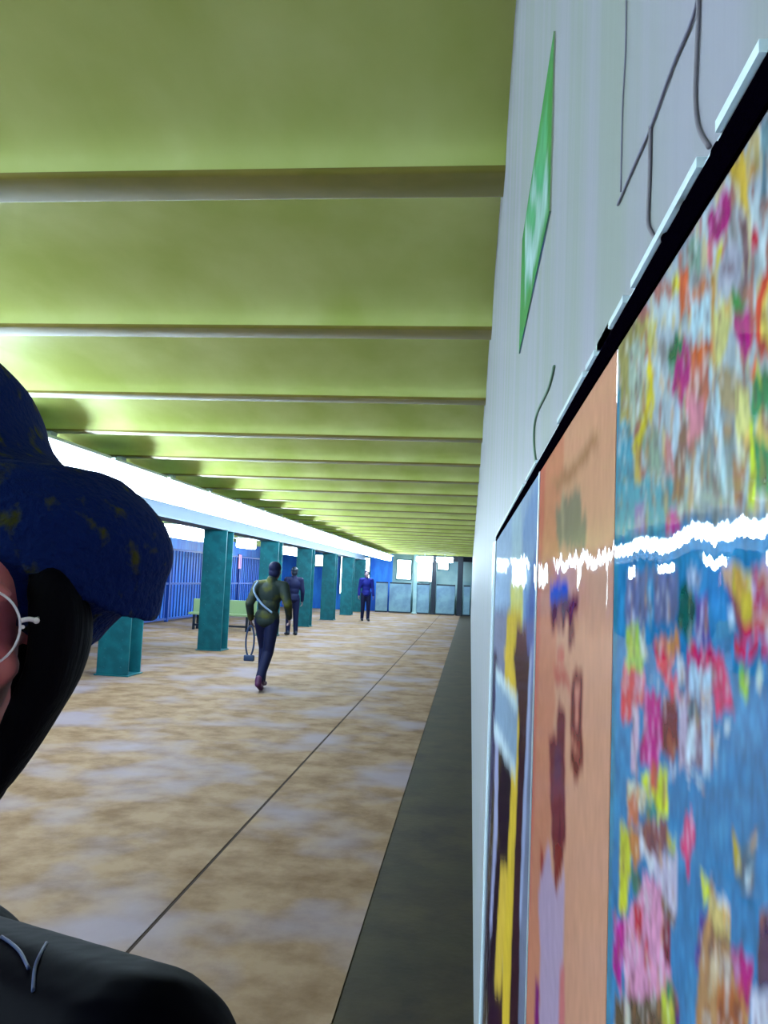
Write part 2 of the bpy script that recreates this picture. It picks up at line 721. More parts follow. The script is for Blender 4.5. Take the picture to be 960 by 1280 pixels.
def poster_material(name, gloss=.17, rough=.012, amp=.055):
    m = bpy.data.materials.new(name)
    m.use_nodes = True
    nt = m.node_tree
    nt.nodes.clear()
    at = nt.nodes.new('ShaderNodeVertexColor')
    at.layer_name = 'print'
    d = nt.nodes.new('ShaderNodeBsdfDiffuse')
    g = nt.nodes.new('ShaderNodeBsdfGlossy')
    g.inputs['Roughness'].default_value = rough
    g.inputs['Color'].default_value = (1, 1, 1, 1)
    mx = nt.nodes.new('ShaderNodeMixShader')
    mx.inputs[0].default_value = gloss
    o = nt.nodes.new('ShaderNodeOutputMaterial')
    tc = nt.nodes.new('ShaderNodeTexCoord')
    mp = nt.nodes.new('ShaderNodeMapping')
    mp.inputs['Scale'].default_value = (1, 1, .25)
    n = nt.nodes.new('ShaderNodeTexNoise')
    n.inputs['Scale'].default_value = 170
    n.inputs['Detail'].default_value = 4
    n.inputs['Roughness'].default_value = .75
    nb = nt.nodes.new('ShaderNodeTexNoise')
    nb.inputs['Scale'].default_value = 40
    nb.inputs['Detail'].default_value = 3
    nt.links.new(mp.outputs[0], nb.inputs['Vector'])
    ad = nt.nodes.new('ShaderNodeMath')
    ad.operation = 'ADD'
    nt.links.new(n.outputs['Fac'], ad.inputs[0])
    nt.links.new(nb.outputs['Fac'], ad.inputs[1])
    ma = nt.nodes.new('ShaderNodeMath')
    ma.operation = 'MULTIPLY_ADD'
    ma.inputs[1].default_value = amp
    ma.inputs[2].default_value = -amp
    cb = nt.nodes.new('ShaderNodeCombineXYZ')
    cb.inputs[0].default_value = -1
    vm = nt.nodes.new('ShaderNodeVectorMath')
    vm.operation = 'NORMALIZE'
    nt.links.new(tc.outputs['Object'], mp.inputs[0])
    nt.links.new(mp.outputs[0], n.inputs['Vector'])
    nt.links.new(ad.outputs[0], ma.inputs[0])
    nt.links.new(ma.outputs[0], cb.inputs[2])
    nt.links.new(cb.outputs[0], vm.inputs[0])
    nt.links.new(vm.outputs[0], g.inputs['Normal'])
    nt.links.new(at.outputs['Color'], d.inputs[0])
    nt.links.new(d.outputs[0], mx.inputs[1])
    nt.links.new(g.outputs[0], mx.inputs[2])
    nt.links.new(mx.outputs[0], o.inputs[0])
    return m


M['poster'] = poster_material('glossy_print')
M['poster_wavy'] = poster_material('glossy_print_wavy', amp=.22)


def sheet(name, ys, zs, X, base, polys, seed, jag=(1.8, 10.0), parent=None, smear=0.15, gain=.92, thick=.003, soft=3, mt_=None, streaks=0):
    """a printed sheet: grid in the wall plane, print colour per vertex"""
    Yg, Zg = np.meshgrid(ys, zs)
    P = np.stack([np.full(Yg.size, X), Yg.ravel(), Zg.ravel()], 1)
    px, py = to_px(P)
    k = np.clip((px - 588) / 200.0, .12, 1.6)
    # printed brush strokes: ragged, drawn-out edges
    qx = px + jag[0] * k * n2(px / 9 / k, py / 45, seed)
    qy = py + jag[1] * (.8 * vnoise(px * .33 / k + 500, seed + 1) + .6 * n2(px / 2.6 / k, py / 90, seed + 2))
    col = base(qx, qy)
    painted = np.zeros(px.shape, bool)
    for poly, c in polys:
        m_ = inside(qx, qy, poly)
        col[m_] = c
        painted |= m_
    if streaks:
        f1 = n2(qx / 4 / k, qy / 24, seed + 8)
        f2 = n2(qx / 3 / k, qy / 18, seed + 9)
        f3 = n2(qx / 6 / k, qy / 30, seed + 10)
        for mk, cc, am in ((painted & (f1 > .52), (208, 208, 220), .6), (painted & (f2 > .58), (90, 52, 66), .5), (painted & (f3 > .62), (196, 120, 60), .45)):
            col[mk] = col[mk] * (1 - am) + np.array(cc) * am
    st = 1 + smear * (n2(px / 2.5 / k, py / 22, seed + 3) + .6 * n2(px / 1.2 / k, py / 7, seed + 4))
    col = np.clip(col * st[:, None] * gain, 0, 255) / 255
    col = np.where(col <= .04045, col / 12.92, ((col + .055) / 1.055) ** 2.4)
    ny, nz = len(ys), len(zs)
    c3 = col.reshape(nz, ny, 3)
    acc = np.zeros_like(c3)
    for q in range(-soft, soft + 1):
        acc += c3[np.clip(np.arange(nz) + q, 0, nz - 1)]
    c3 = acc / (2 * soft + 1)
    c3 = (c3 * 2 + c3[:, np.clip(np.arange(ny) + 1, 0, ny - 1)] + c3[:, np.clip(np.arange(ny) - 1, 0, ny - 1)]) / 4
    col = c3.reshape(-1, 3)
    vs = P.tolist()
    faces = []
    for j in range(nz - 1):
        for i in range(ny - 1):
            a = j * ny + i
            faces.append((a, a + ny, a + ny + 1, a + 1))
    nv = len(vs)
    # back of the sheet so that it has thickness
    bx = X + thick
    cs = [(bx, ys[0], zs[0]), (bx, ys[-1], zs[0]), (bx, ys[-1], zs[-1]), (bx, ys[0], zs[-1])]
    vs += cs
    c00, c10, c11, c01 = 0, ny - 1, nz * ny - 1, (nz - 1) * ny
    faces += [(nv, nv + 1, nv + 2, nv + 3), (c00, c10, nv + 1, nv), (c10, c11, nv + 2, nv + 1), (c11, c01, nv + 3, nv + 2), (c01, c00, nv, nv + 3)]
    me = bpy.data.meshes.new(name)
    me.from_pydata(vs, [], faces)
    ca = me.color_attributes.new('print', 'FLOAT_COLOR', 'POINT')
    full = np.ones((len(vs), 4), np.float32)
    full[:nv, :3] = col
    full[nv:, :3] = .3
    ca.data.foreach_set('color', full.ravel())
    me.materials.append(mt_ or M['poster'])
    me.update()
    o = bpy.data.objects.new(name, me)
    C.objects.link(o)
    if parent:
        o.parent = parent
    return o


def L(x0, y0, s, pts):
    return [(x0 + x / s, y0 + y / s) for x, y in pts]


def rc(a, b, c, d):
    return [(a, b), (c, b), (c, d), (a, d)]


def A(p, c): return (L(840, 160, 4.267, p), c)
def B(p, c): return (L(760, 400, 2.783, p), c)
def D(p, c): return (L(740, 820, 2.782, p), c)
def E(p, c): return (L(580, 400, 2.783, p), c)
def G(p, c): return (L(580, 820, 2.782, p), c)


MG = (172, 14, 124)
blue = [
    B([(35, 0), (130, 0), (125, 330), (40, 360)], (150, 140, 90)),
    B([(35, 360), (80, 350), (100, 540), (240, 560), (240, 760), (35, 760)], (68, 140, 168)),
    B([(70, 100), (110, 60), (130, 60), (120, 200), (95, 380), (75, 330)], (160, 175, 165)),
    B([(120, 400), (170, 380), (190, 540), (130, 540)], (130, 150, 140)),
    B([(150, 130), (165, 300), (130, 400), (95, 480), (85, 440), (130, 300), (135, 130)], (205, 185, 45)),
    B([(130, 0), (170, 0), (160, 90), (140, 160)], (190, 180, 100)),
    B([(95, 430), (110, 440), (115, 560), (90, 570)], (176, 150, 80)),
    B([(160, 130), (180, 120), (200, 260), (185, 280)], (175, 200, 215)),
    B([(330, 320), (440, 300), (460, 480), (420, 700), (250, 700), (290, 500)], (128, 138, 150)),
    B([(370, 160), (480, 200), (440, 350), (380, 300)], (160, 138, 112)),
    B([(290, 100), (350, 90), (360, 260), (320, 400), (285, 430), (265, 300)], (190, 100, 90)),
    B([(270, 260), (340, 270), (330, 380), (270, 440)], (208, 125, 150)),
    B([(240, 370), (270, 380), (270, 620), (220, 640)], (132, 90, 86)),
    B([(200, 400), (240, 380), (230, 540), (205, 540)], (185, 120, 130)),
    B([(300, 90), (360, 70), (370, 110), (300, 150)], (205, 82, 45)),
    B([(200, 100), (250, 40), (262, 70), (240, 190), (205, 160)], (30, 108, 74)),
    B([(240, 110), (280, 80), (287, 170), (260, 300), (222, 240)], MG),
    B([(215, 280), (245, 270), (240, 480), (225, 500)], (165, 185, 210)),
    B([(355, 140), (382, 200), (418, 600), (402, 610), (368, 400)], (172, 202, 222)),
    B([(300, 440), (322, 430), (318, 590), (300, 600)], (160, 180, 200)),
    B([(440, 230), (490, 220), (492, 480), (450, 460)], (208, 202, 132)),
    B([(500, 190), (570, 170), (570, 640), (515, 600), (495, 300)], (34, 128, 88)),
    B([(486, 320), (500, 330), (518, 640), (492, 620)], (200, 218, 52)),
    B([(508, 375), (540, 318), (570, 340), (570, 440), (530, 430)], (218, 192, 108)),
    B([(515, 160), (532, 170), (548, 250)], (205, 215, 50)),
    B([(440, 0), (500, 0), (512, 40), (480, 120), (440, 50)], MG),
    B([(485, 180), (525, 120), (515, 190)], (215, 80, 45)),
    B([(430, 490), (480, 460), (470, 640), (440, 640)], (152, 100, 84)),
    B([(203, 690), (225, 655), (252, 700), (240, 745), (205, 745)], (180, 20, 138)),
    B([(90, 640), (130, 630), (137, 740), (95, 740)], (132, 105, 170)),
    # upper corner
    A([(320, 100), (395, 80), (405, 440), (340, 400), (300, 240)], (196, 162, 60)),
    A([(400, 60), (460, 20), (455, 250), (400, 300)], (172, 150, 108)),
    A([(465, -60), (560, -120), (560, 420), (470, 440)], (92, 124, 142)),
    A([(470, 400), (560, 330), (560, 470), (470, 460)], (150, 112, 116)),
    A([(350, 440), (390, 430), (402, 640), (395, 900), (350, 880), (380, 780)], (120, 90, 102)),
    A([(300, 640), (370, 640), (365, 820), (320, 900), (250, 880), (240, 760)], (152, 152, 174)),
    A([(270, 330), (312, 370), (322, 480), (300, 580), (200, 600), (190, 480), (230, 400)], MG),
    A([(195, 600), (215, 600), (210, 760), (190, 740)], (205, 110, 130)),
    A([(430, 520), (467, 560), (462, 640), (418, 660), (413, 600)], (208, 18, 62)),
    A([(235, 620), (265, 620), (250, 705), (225, 690)], (205, 192, 55)),
    A([(90, 590), (150, 580), (150, 760), (95, 780)], (110, 140, 130)),
    A([(320, 880), (392, 900), (370, 980), (328, 1005)], (52, 118, 62)),
    A([(330, 1020), (400, 935), (442, 1000), (422, 1180), (392, 1205), (350, 1080)], MG),
    A([(38, 760), (96, 760), (100, 980), (38, 1000)], (206, 92, 60)),
    A([(0, 790), (40, 780), (30, 880), (0, 900)], (210, 202, 55)),
    A([(110, 880), (180, 780), (190, 880), (110, 950)], (188, 115, 90)),
    A([(110, 940), (192, 870), (202, 1130), (105, 1180)], (168, 198, 218)),
    A([(205, 760), (225, 760), (230, 1040), (205, 1040)], (150, 120, 70)),
    A([(212, 940), (320, 950), (300, 1200), (220, 1270)], (196, 188, 122)),
    A([(130, 1170), (212, 1120), (216, 1180), (140, 1280)], (206, 92, 48)),
    A([(560, 740), (500, 760), (450, 880), (438, 1000), (450, 1150), (480, 1230), (560, 1230)], (208, 60, 50)),
    A([(560, 840), (512, 860), (470, 950), (460, 1080), (512, 1180), (560, 1180)], (218, 192, 92)),
    # below the light streak
    B([(60, 870), (250, 870), (240, 1040), (180, 1060), (60, 1050)], (104, 108, 150)),
    B([(130, 900), (160, 900), (160, 1060), (135, 1060)], (50, 130, 180)),
    B([(250, 930), (275, 905), (302, 1000), (290, 1135), (240, 1060)], (12, 88, 84)),
    B([(302, 960), (350, 960), (352, 1130), (300, 1110)], (96, 76, 152)),
    B([(270, 870), (335, 870), (310, 950), (280, 930)], (152, 166, 202)),
    B([(390, 850), (440, 850), (440, 970), (405, 920)], (192, 150, 98)),
    B([(440, 850), (500, 850), (506, 1060), (460, 1060), (428, 960)], (196, 170, 44)),
    B([(405, 900), (460, 1010), (482, 1095), (458, 1095)], (132, 48, 80)),
    B([(500, 850), (580, 850), (580, 1120), (500, 1110)], (190, 152, 190)),
] + [B(rc(*r), (196, 16, 78)) for r in ((500, 860, 525, 895), (520, 915, 550, 960), (505, 970, 530, 1010), (535, 975, 580, 1015),
                                        (463, 1035, 498, 1092), (505, 1050, 545, 1100), (437, 1100, 476, 1162), (482, 1112, 518, 1168), (525, 1125, 580, 1172))] + [
    B([(60, 1050), (110, 1060), (130, 1190), (70, 1170)], (152, 186, 66)),
    B([(110, 1070), (130, 1060), (135, 1180), (120, 1180)], (190, 200, 190)),
    B([(160, 1110), (250, 1090), (250, 1190), (170, 1190)], (204, 120, 108)),
    B([(200, 1100), (250, 1100), (255, 1150), (205, 1150)], (196, 130, 60)),
    B([(410, 1000), (435, 1010), (445, 1080), (425, 1080)], (170, 190, 215)),
    B([(455, 1190), (490, 1190), (490, 1280), (460, 1280)], (120, 180, 90)),
    D([(115, 0), (185, 0), (170, 60), (120, 50)], (152, 192, 78)),
    D([(110, 30), (190, 60), (180, 150), (140, 200), (98, 250), (100, 180)], (208, 60, 72)),
    D([(150, 50), (190, 70), (170, 130), (140, 150)], (212, 140, 162)),
    D([(135, 180), (165, 190), (160, 420), (140, 400)], (196, 160, 190)),
    D([(195, 60), (240, 70), (240, 140), (200, 130)], (70, 130, 182)),
    D([(210, -20), (250, -20), (300, 110), (322, 160), (280, 150), (245, 90)], (205, 30, 70)),
    D([(285, 0), (315, 0), (325, 110), (300, 90)], (198, 205, 222)),
    D([(180, 115), (240, 150), (246, 340), (220, 405), (164, 360), (175, 250)], (178, 0, 122)),
    D([(245, 150), (292, 135), (302, 330), (270, 375), (245, 330)], (112, 36, 52)),
    D([(300, 140), (330, 150), (330, 390), (300, 380)], (176, 160, 190)),
    D([(320, 30), (422, 30), (422, 400), (330, 400)], (128, 104, 132)),
    D([(330, -30), (440, -30), (480, 100), (492, 205), (430, 200), (420, 50), (330, 20)], (194, 20, 92)),
    D(rc(340, 42, 380, 150), (172, 198, 224)), D(rc(386, 45, 419, 172), (172, 198, 224)),
    D(rc(330, 245, 360, 370), (190, 208, 228)), D(rc(385, 190, 413, 412), (172, 198, 224)),
    D([(330, 160), (380, 170), (375, 240), (330, 230)], (84, 112, 122)),
    D([(322, 395), (398, 458), (392, 472), (330, 415)], (200, 212, 226)),
    D([(262, 385), (290, 375), (285, 415), (268, 412)], (180, 195, 225)),
    D([(420, 260), (440, 250), (442, 350), (425, 350)], (150, 175, 205)),
    D([(458, 250), (482, 245), (478, 290), (462, 285)], (180, 200, 215)),
    D([(530, 10), (552, 50), (547, 135), (518, 115)], (142, 192, 62)),
    D([(578, 20), (602, 60), (592, 135), (575, 110)], (176, 196, 192)),
    D([(120, 430), (200, 450), (180, 540), (120, 520)], (204, 202, 176)),
    D([(168, 410), (262, 395), (267, 560), (225, 565), (190, 480)], (198, 208, 48)),
    D([(205, 380), (225, 380), (225, 480), (208, 480)], (190, 80, 60)),
    D([(185, 515), (210, 500), (232, 570), (190, 572)], (36, 122, 122)),
    D([(123, 480), (157, 480), (162, 595), (123, 590)], (194, 110, 80)),
    D([(165, 560), (205, 700), (230, 780), (200, 760), (160, 640)], (206, 206, 222)),
    D([(173, 578), (262, 572), (268, 650), (240, 705), (190, 690)], (122, 66, 72)),
    D([(262, 600), (290, 640), (285, 680), (262, 670)], (180, 192, 50)),
    D([(95, 575), (150, 620), (130, 780), (112, 915), (95, 885)], (194, 194, 46)),
    D([(125, 620), (160, 600), (168, 700), (150, 740)], (190, 120, 60)),
    D([(138, 735), (172, 760), (162, 835), (138, 820)], (48, 110, 92)),
    D([(200, 700), (292, 690), (292, 900), (240, 850)], (186, 176, 204)),
    D([(180, 760), (240, 800), (262, 1000), (292, 1190), (120, 1190), (105, 930), (150, 850)], (216, 142, 182)),
    D([(143, 845), (176, 860), (172, 985), (150, 945)], (194, 30, 62)),
    D([(180, 980), (198, 990), (200, 1080), (185, 1080)], (190, 60, 80)),
    D([(248, 900), (276, 920), (277, 1085), (250, 1065)], (120, 24, 52)),
    D([(240, 830), (292, 900), (285, 940), (240, 880)], (110, 80, 70)),
    D([(74, 915), (112, 915), (106, 1175), (74, 1100)], (178, 10, 142)),
    D([(80, 1185), (300, 1185), (300, 1420), (80, 1420)], (92, 74, 58)),
    D([(115, 1190), (132, 1190), (150, 1420), (115, 1420)], (200, 200, 190)),
    D([(235, 1140), (282, 1200), (282, 1420), (250, 1420)], (184, 194, 58)),
    D([(260, 1120), (285, 1130), (285, 1200), (262, 1200)], (40, 120, 90)),
    D([(288, 1180), (305, 1190), (305, 1400), (290, 1400)], (70, 30, 110)),
    D([(322, 543), (340, 550), (357, 660), (335, 775), (308, 660)], (208, 50, 110)),
    D([(372, 748), (402, 790), (407, 850), (385, 875)], (202, 212, 48)),
    D([(400, 915), (475, 1010), (552, 1170), (552, 1420), (360, 1420), (370, 1000)], (170, 124, 84)),
    D([(410, 1020), (440, 1040), (430, 1160), (400, 1180)], (196, 170, 140)),
    D([(440, 1150), (520, 1170), (540, 1300), (440, 1300)], (160, 84, 44)),
    D([(405, 798), (477, 880), (477, 1012), (400, 920)], (204, 178, 112)),
    D([(400, 915), (412, 920), (478, 1000), (475, 1018)], (84, 60, 60)),
    D([(410, 785), (480, 872), (474, 886), (404, 804)], (212, 214, 226)),
    D([(372, 895), (396, 920), (375, 1050), (360, 1110)], (72, 58, 150)),
    D([(478, 1030), (520, 1000), (562, 1060), (548, 1222), (490, 1120)], (168, 0, 112)),
    D([(575, 900), (660, 880), (660, 1180), (570, 1150)], (80, 52, 84)),
    D([(555, 1160), (660, 1180), (660, 1420), (560, 1420)], (192, 192, 214)),
    D([(488, 615), (520, 670), (522, 745), (488, 745)], (164, 142, 48)),
    D([(500, 660), (575, 615), (562, 790), (530, 812), (505, 760)], (74, 106, 132)),
    D([(486, 640), (512, 660), (518, 730), (492, 742)], (172, 150, 44)),
    D([(530, 740), (560, 730), (552, 800), (535, 800)], (170, 195, 215)),
]


def base_blue(x, y):
    c = np.zeros((x.size, 3))
    up = np.array((158, 170, 184.0))
    lo = np.array((38, 116, 172.0))
    c[:] = lo
    m_ = y < 650
    c[m_] = up
    # light scribbled streaks in the upper part
    s = n2(x / 7, y / 55, 91)
    t = n2(x / 5, y / 40, 92)
    c[m_ & (s > .25)] = (178, 192, 204)
    c[m_ & (s < -.35)] = (136, 132, 140)
    c[m_ & (t > .45)] = (186, 172, 140)
    c[m_ & (t < -.5)] = (160, 104, 100)
    q = (~m_) & (n2(x / 30, y / 40, 93) > .3)
    c[q] = (48, 128, 184)
    # the strip of plain blue next to the orange sheet
    e = (x < 778 + (y - 440) * -.018) & (y > 480)
    c[e] = (52, 124, 158)
    return c


orange = [
    E([(300, 560), (380, 500), (460, 385), (472, 430), (400, 530), (330, 600)], (170, 118, 92)),
    E([(315, 650), (405, 572), (410, 680), (427, 690), (422, 800), (330, 790)], (132, 118, 104)),
    E([(335, 620), (345, 610), (350, 790), (340, 790)], (160, 140, 120)),
    E([(300, 915), (362, 905), (365, 1005), (300, 1000)], (40, 62, 176)),
    E([(302, 985), (402, 950), (398, 1010), (305, 1060)], (96, 22, 62)),
    E(rc(304, 1000, 316, 1090), (110, 30, 50)), E(rc(324, 1000, 336, 1080), (150, 90, 90)), E(rc(340, 1000, 352, 1100), (100, 28, 50)),
    E(rc(362, 1000, 384, 1130), (108, 30, 46)),
    E([(325, 1130), (350, 1160), (350, 1200), (325, 1190)], (196, 100, 90)),
    G([(308, 25), (362, 55), (374, 120), (318, 85)], (184, 92, 82)),
    G([(392, 25), (412, 60), (412, 380), (388, 435), (368, 370), (372, 100)], (112, 28, 34)),
    G([(388, 90), (400, 90), (398, 250), (386, 240)], (204, 130, 112)),
    G([(372, 280), (404, 330), (400, 350), (374, 310)], (204, 130, 112)),
    G([(330, 145), (350, 200), (352, 640), (340, 740), (318, 825), (304, 620), (294, 290), (320, 275)], (110, 28, 50)),
    G([(315, 320), (335, 300), (340, 420), (315, 440)], (88, 44, 84)),
    G([(262, 670), (275, 680), (284, 850), (274, 850)], (152, 50, 44)),
    G([(258, 830), (292, 655), (318, 825), (350, 740), (342, 1100), (330, 1500), (258, 1500), (265, 1000)], (182, 154, 182)),
    G([(315, 650), (340, 650), (340, 740), (318, 825)], (132, 44, 40)),
    G([(250, 1130), (262, 1150), (258, 1500), (236, 1500)], (124, 30, 110)),
    G([(332, 1080), (350, 1060), (350, 1500), (326, 1500)], (206, 116, 116)),
]


def base_orange(x, y):
    c = np.zeros((x.size, 3))
    c[:] = (208, 148, 122)
    w_ = (x - (672 - (y - 640) * .035)) / 100
    c[w_ < .30] = (202, 128, 102)
    c[w_ < .08] = (196, 106, 92)
    return c


dk = (36, 16, 34)
grey = [
    E([(205, 700), (250, 560), (265, 560), (240, 1280), (205, 1280)], (124, 150, 196)),
    E([(160, 920), (205, 900), (205, 1060), (165, 1060)], (214, 204, 110)),
    E([(150, 1010), (200, 1000), (195, 1300), (140, 1300)], (212, 178, 52)),
    E([(185, 1060), (225, 1060), (220, 1300), (168, 1300)], (92, 46, 60)),
    E([(215, 980), (250, 800), (236, 1300), (220, 1300)], (84, 96, 160)),
    G([(85, -20), (115, -20), (110, 460), (80, 900), (60, 1400), (60, 500)], (62, 54, 84)),
    G([(110, 300), (140, 330), (170, 420), (165, 700), (130, 1000), (90, 1240), (60, 1400), (85, 700)], (72, 56, 40)),
    G([(135, 300), (170, 420), (160, 520), (160, 700), (125, 700), (118, 500)], dk),
    G([(100, 700), (135, 640), (125, 900), (95, 1180), (70, 1200), (80, 900)], dk),
    G([(170, -20), (235, -20), (215, 400), (195, 900), (185, 1500), (60, 1500), (120, 1150), (160, 1000), (180, 500), (190, 200)], (58, 26, 40)),
    G([(138, -20), (170, -20), (192, 230), (186, 450), (172, 800), (163, 1100), (150, 1500), (132, 1500), (135, 1000), (152, 700), (165, 430), (150, 80)], (222, 184, 58)),
    G([(128, 720), (152, 740), (128, 1180), (104, 1180), (118, 900)], (216, 178, 66)),
    G([(110, 180), (122, 180), (116, 620), (95, 960), (88, 960), (104, 600)], (156, 156, 192)),
    G([(85, 1160), (120, 1160), (118, 1500), (80, 1500)], (44, 18, 40)),
    G([(110, 45), (188, 160), (180, 410), (108, 240)], (138, 160, 186)),
    G([(110, 40), (188, 155), (186, 190), (112, 75)], (214, 232, 240)),
    G([(104, 220), (176, 380), (180, 430), (104, 280)], (206, 222, 232)),
    G([(230, -20), (238, -20), (212, 640), (198, 920), (192, 920), (206, 500)], (168, 176, 216)),
]


def base_grey(x, y):
    c = np.zeros((x.size, 3))
    c[:] = (150, 170, 200)
    c[y > 760] = (120, 124, 150)
    c[(x > 640) & (x < 652) & (y < 760)] = (160, 182, 200)
    return c


def cols_of(pa, pb, step, X=XP):          # distances along the wall, finer towards the viewer
    out = []
    p = pa
    while p > pb:
        out.append(PX(p, 728, X).y)
        p -= step
    out.append(PX(pb, 728, X).y)
    return np.array(out)


ZT = 1.5872                                # top of the printed sheets
ZBOT = 0.35
zs_blue = np.concatenate([np.arange(ZT, 1.30, -.00042), np.arange(1.30, ZBOT - .01, -.02)])
zs_or = np.concatenate([np.arange(ZT, 1.16, -.0010), np.arange(1.16, ZBOT - .01, -.02)])
zs_gr = np.concatenate([np.arange(ZT, .5, -.0026), np.arange(.5, ZBOT - .01, -.02)])
yb0 = PX(1180, 728, XP).y
o = sheet('poster', np.concatenate([[-.35, -.1], cols_of(1180, 767.5, 1.5)]), zs_blue, XP, base_blue, blue, 11, streaks=1)
tag(o, 'large blue illustrated poster crowded with bright painted shapes, nearest on the right wall', 'poster', 'advertising sheets in the wall frame')
o = sheet('poster', cols_of(766.5, 671.5, 1.2), zs_or, XP, base_orange, orange, 21, jag=(1.5, 9), smear=.05, mt_=M['poster_wavy'])
tag(o, 'orange-pink poster with dark blurred lettering, in the middle of the wall frame', 'poster', 'advertising sheets in the wall frame')
o = sheet('poster', cols_of(670.5, 619.5, .8), zs_gr, XP, base_grey, grey, 31, jag=(.8, 6), mt_=M['poster_wavy'])
tag(o, 'pale grey-blue poster with yellow and black stripes, farthest in the wall frame', 'poster', 'advertising sheets in the wall frame')

# frame that holds the sheets
yF = PX(619, 728, XP).y
t = thing('advertising_case', 'long metal poster frame with black top gasket fixed along the right wall', 'frame', (XW, yF, 0))
def rel(bm, a, b, bev=0):
    box(bm, (a[0] - XW, a[1] - yF, a[2]), (b[0] - XW, b[1] - yF, b[2]), bev)
g = bmesh.new()
rel(g, (XP - .001, -.4, ZT - .001), (XW, yF + .02, ZT + .0080))
obj('top_gasket', g, M['rubber'], t)
g = bmesh.new()
rel(g, (XP + .001, -.4, ZT + .0080), (XW, yF + .03, ZT + .0125))
obj('top_rail', g, M['silver'], t)
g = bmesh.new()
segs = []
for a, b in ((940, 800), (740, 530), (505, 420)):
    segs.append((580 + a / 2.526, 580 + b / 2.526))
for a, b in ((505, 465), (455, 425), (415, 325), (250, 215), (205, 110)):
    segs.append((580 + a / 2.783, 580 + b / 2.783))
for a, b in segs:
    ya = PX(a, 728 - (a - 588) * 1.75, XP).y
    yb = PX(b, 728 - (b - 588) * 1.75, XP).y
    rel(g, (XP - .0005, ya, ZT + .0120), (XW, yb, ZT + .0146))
obj('highlight_strip', g, M['white_edge'], t)  # highlights on the frame's upper edge, built as pale segments
g = bmesh.new()
rel(g, (XP - .002, yF + .004, ZBOT - .03), (XW, yF + .05, ZT), .001)
obj('side_stile', g, M['silver'], t)
g = bmesh.new()
rel(g, (XP - .004, yF + .05, ZBOT - .03), (XW, yF + .10, ZT), .001)
obj('side_edge', g, M['white_edge'], t)
g = bmesh.new()
rel(g, (XP - .001, -.4, ZBOT - .03), (XW, yF + .03, ZBOT - .001), .001)
obj('bottom_rail', g, M['silver'], t)
g = bmesh.new()
for pxx in (671,):
    ya = PX(pxx, 728, XP).y
    rel(g, (XP - .0006, ya - .006, ZBOT), (XW, ya + .002, ZT))
obj('divider', g, M['silver'], t)
# black clips on the frame's top where the cables enter
for (pxx, pyy, lb) in ((849, 262, 'lower black clip on top of the poster frame, left of the long cable'),
                       (888, 190, 'upper black clip on the poster frame at the foot of the long cable'),
                       (826, 296, 'black clip on the poster frame at the foot of the shorter cable')):
    p = PX(pxx, pyy, XP)
    g = bmesh.new()
    ball(g, (0, 0, 0), (.004, .0045, .0035), 10, 8)
    box(g, (-.003, -.003, -.006), (.006, .003, 0), .0005)
    c = fuse('cable_clip', g, M['rubber'], None, .0004, 1)
    c.location = (p.x + .004, p.y, p.z)
    tag(c, lb, 'clip', 'black clips on the poster frame')

# cables on the wall
def cable(pts, r, m_, lb, X=XW - .0008):
    g = bmesh.new()
    P = smooth_pts([PX(a, b, X) for a, b in pts], 5)
    tube(g, P, r, 8)
    o = obj('wall_cable', g, m_, None, True)
    tag(o, lb, 'cable')
cable([(876, -260), (873, 0), (871, 60), (869, 120), (873, 160), (886, 184)], .00065, M['cable'], 'thin grey cable dropping from the top edge into the frame, rightmost of the cables')
cable([(813, 158), (812, 220), (810, 275), (815, 292), (824, 303)], .00075, M['cable'], 'short grey cable hanging from the slanting line down to the frame')
cable([(880, -40), (866, 22), (842, 80), (815, 155), (800, 190), (782, 232), (772, 256)], .0006, M['pale_line'], 'pale purple-grey slanting line across the upper wall')  # thin pale tube slanting over the wall face
cable([(693, 458), (686, 485), (672, 515), (668, 535), (668, 560), (672, 590)], .0014, M['cable_green'], 'dull green cable stub on the wall above the pale poster')
cable([(783, -40), (782, 60), (778, 140), (776, 240)], .0004, M['pale_line'], 'barely visible hair-thin cable hanging straight down the upper wall')

# green framed sign on the wall
ya, yb = PX(692, 157, XW).y, PX(653, 350, XW).y
zt, zb = PX(692, 61, XW - .002).z, PX(692, 253, XW - .002).z
zt2, zb2 = PX(653, 285, XW - .002).z, PX(653, 412, XW - .002).z
ZS1, ZS0 = (zt + zt2) / 2, (zb + zb2) / 2
GR = (62, 134, 66)
green_polys = []
def base_sign(x, y):
    c = np.zeros((x.size, 3))
    c[:] = (150, 186, 176)
    s = n2(x / 6, y / 30, 71)
    c[s > .25] = (84, 160, 112)
    c[s < -.35] = (170, 200, 200)
    f = (x - 653) / 39.0
    top = 285 + (61 - 285) * f
    bot = 412 + (253 - 412) * f
    g_ = (y - top) / (bot - top)
    c[(f > .80)] = GR
    c[(f < .08) | (g_ < .10) | (g_ > .86)] = (70, 140, 80)
    return c
so = sheet('wall_sign', np.linspace(ya, yb, 50), np.linspace(ZS1, ZS0, 70), XW - .002, base_sign, green_polys, 41, jag=(1.2, 8), thick=.0018)
tag(so, 'green and white patterned rectangular sign with a green border high on the right wall', 'sign')

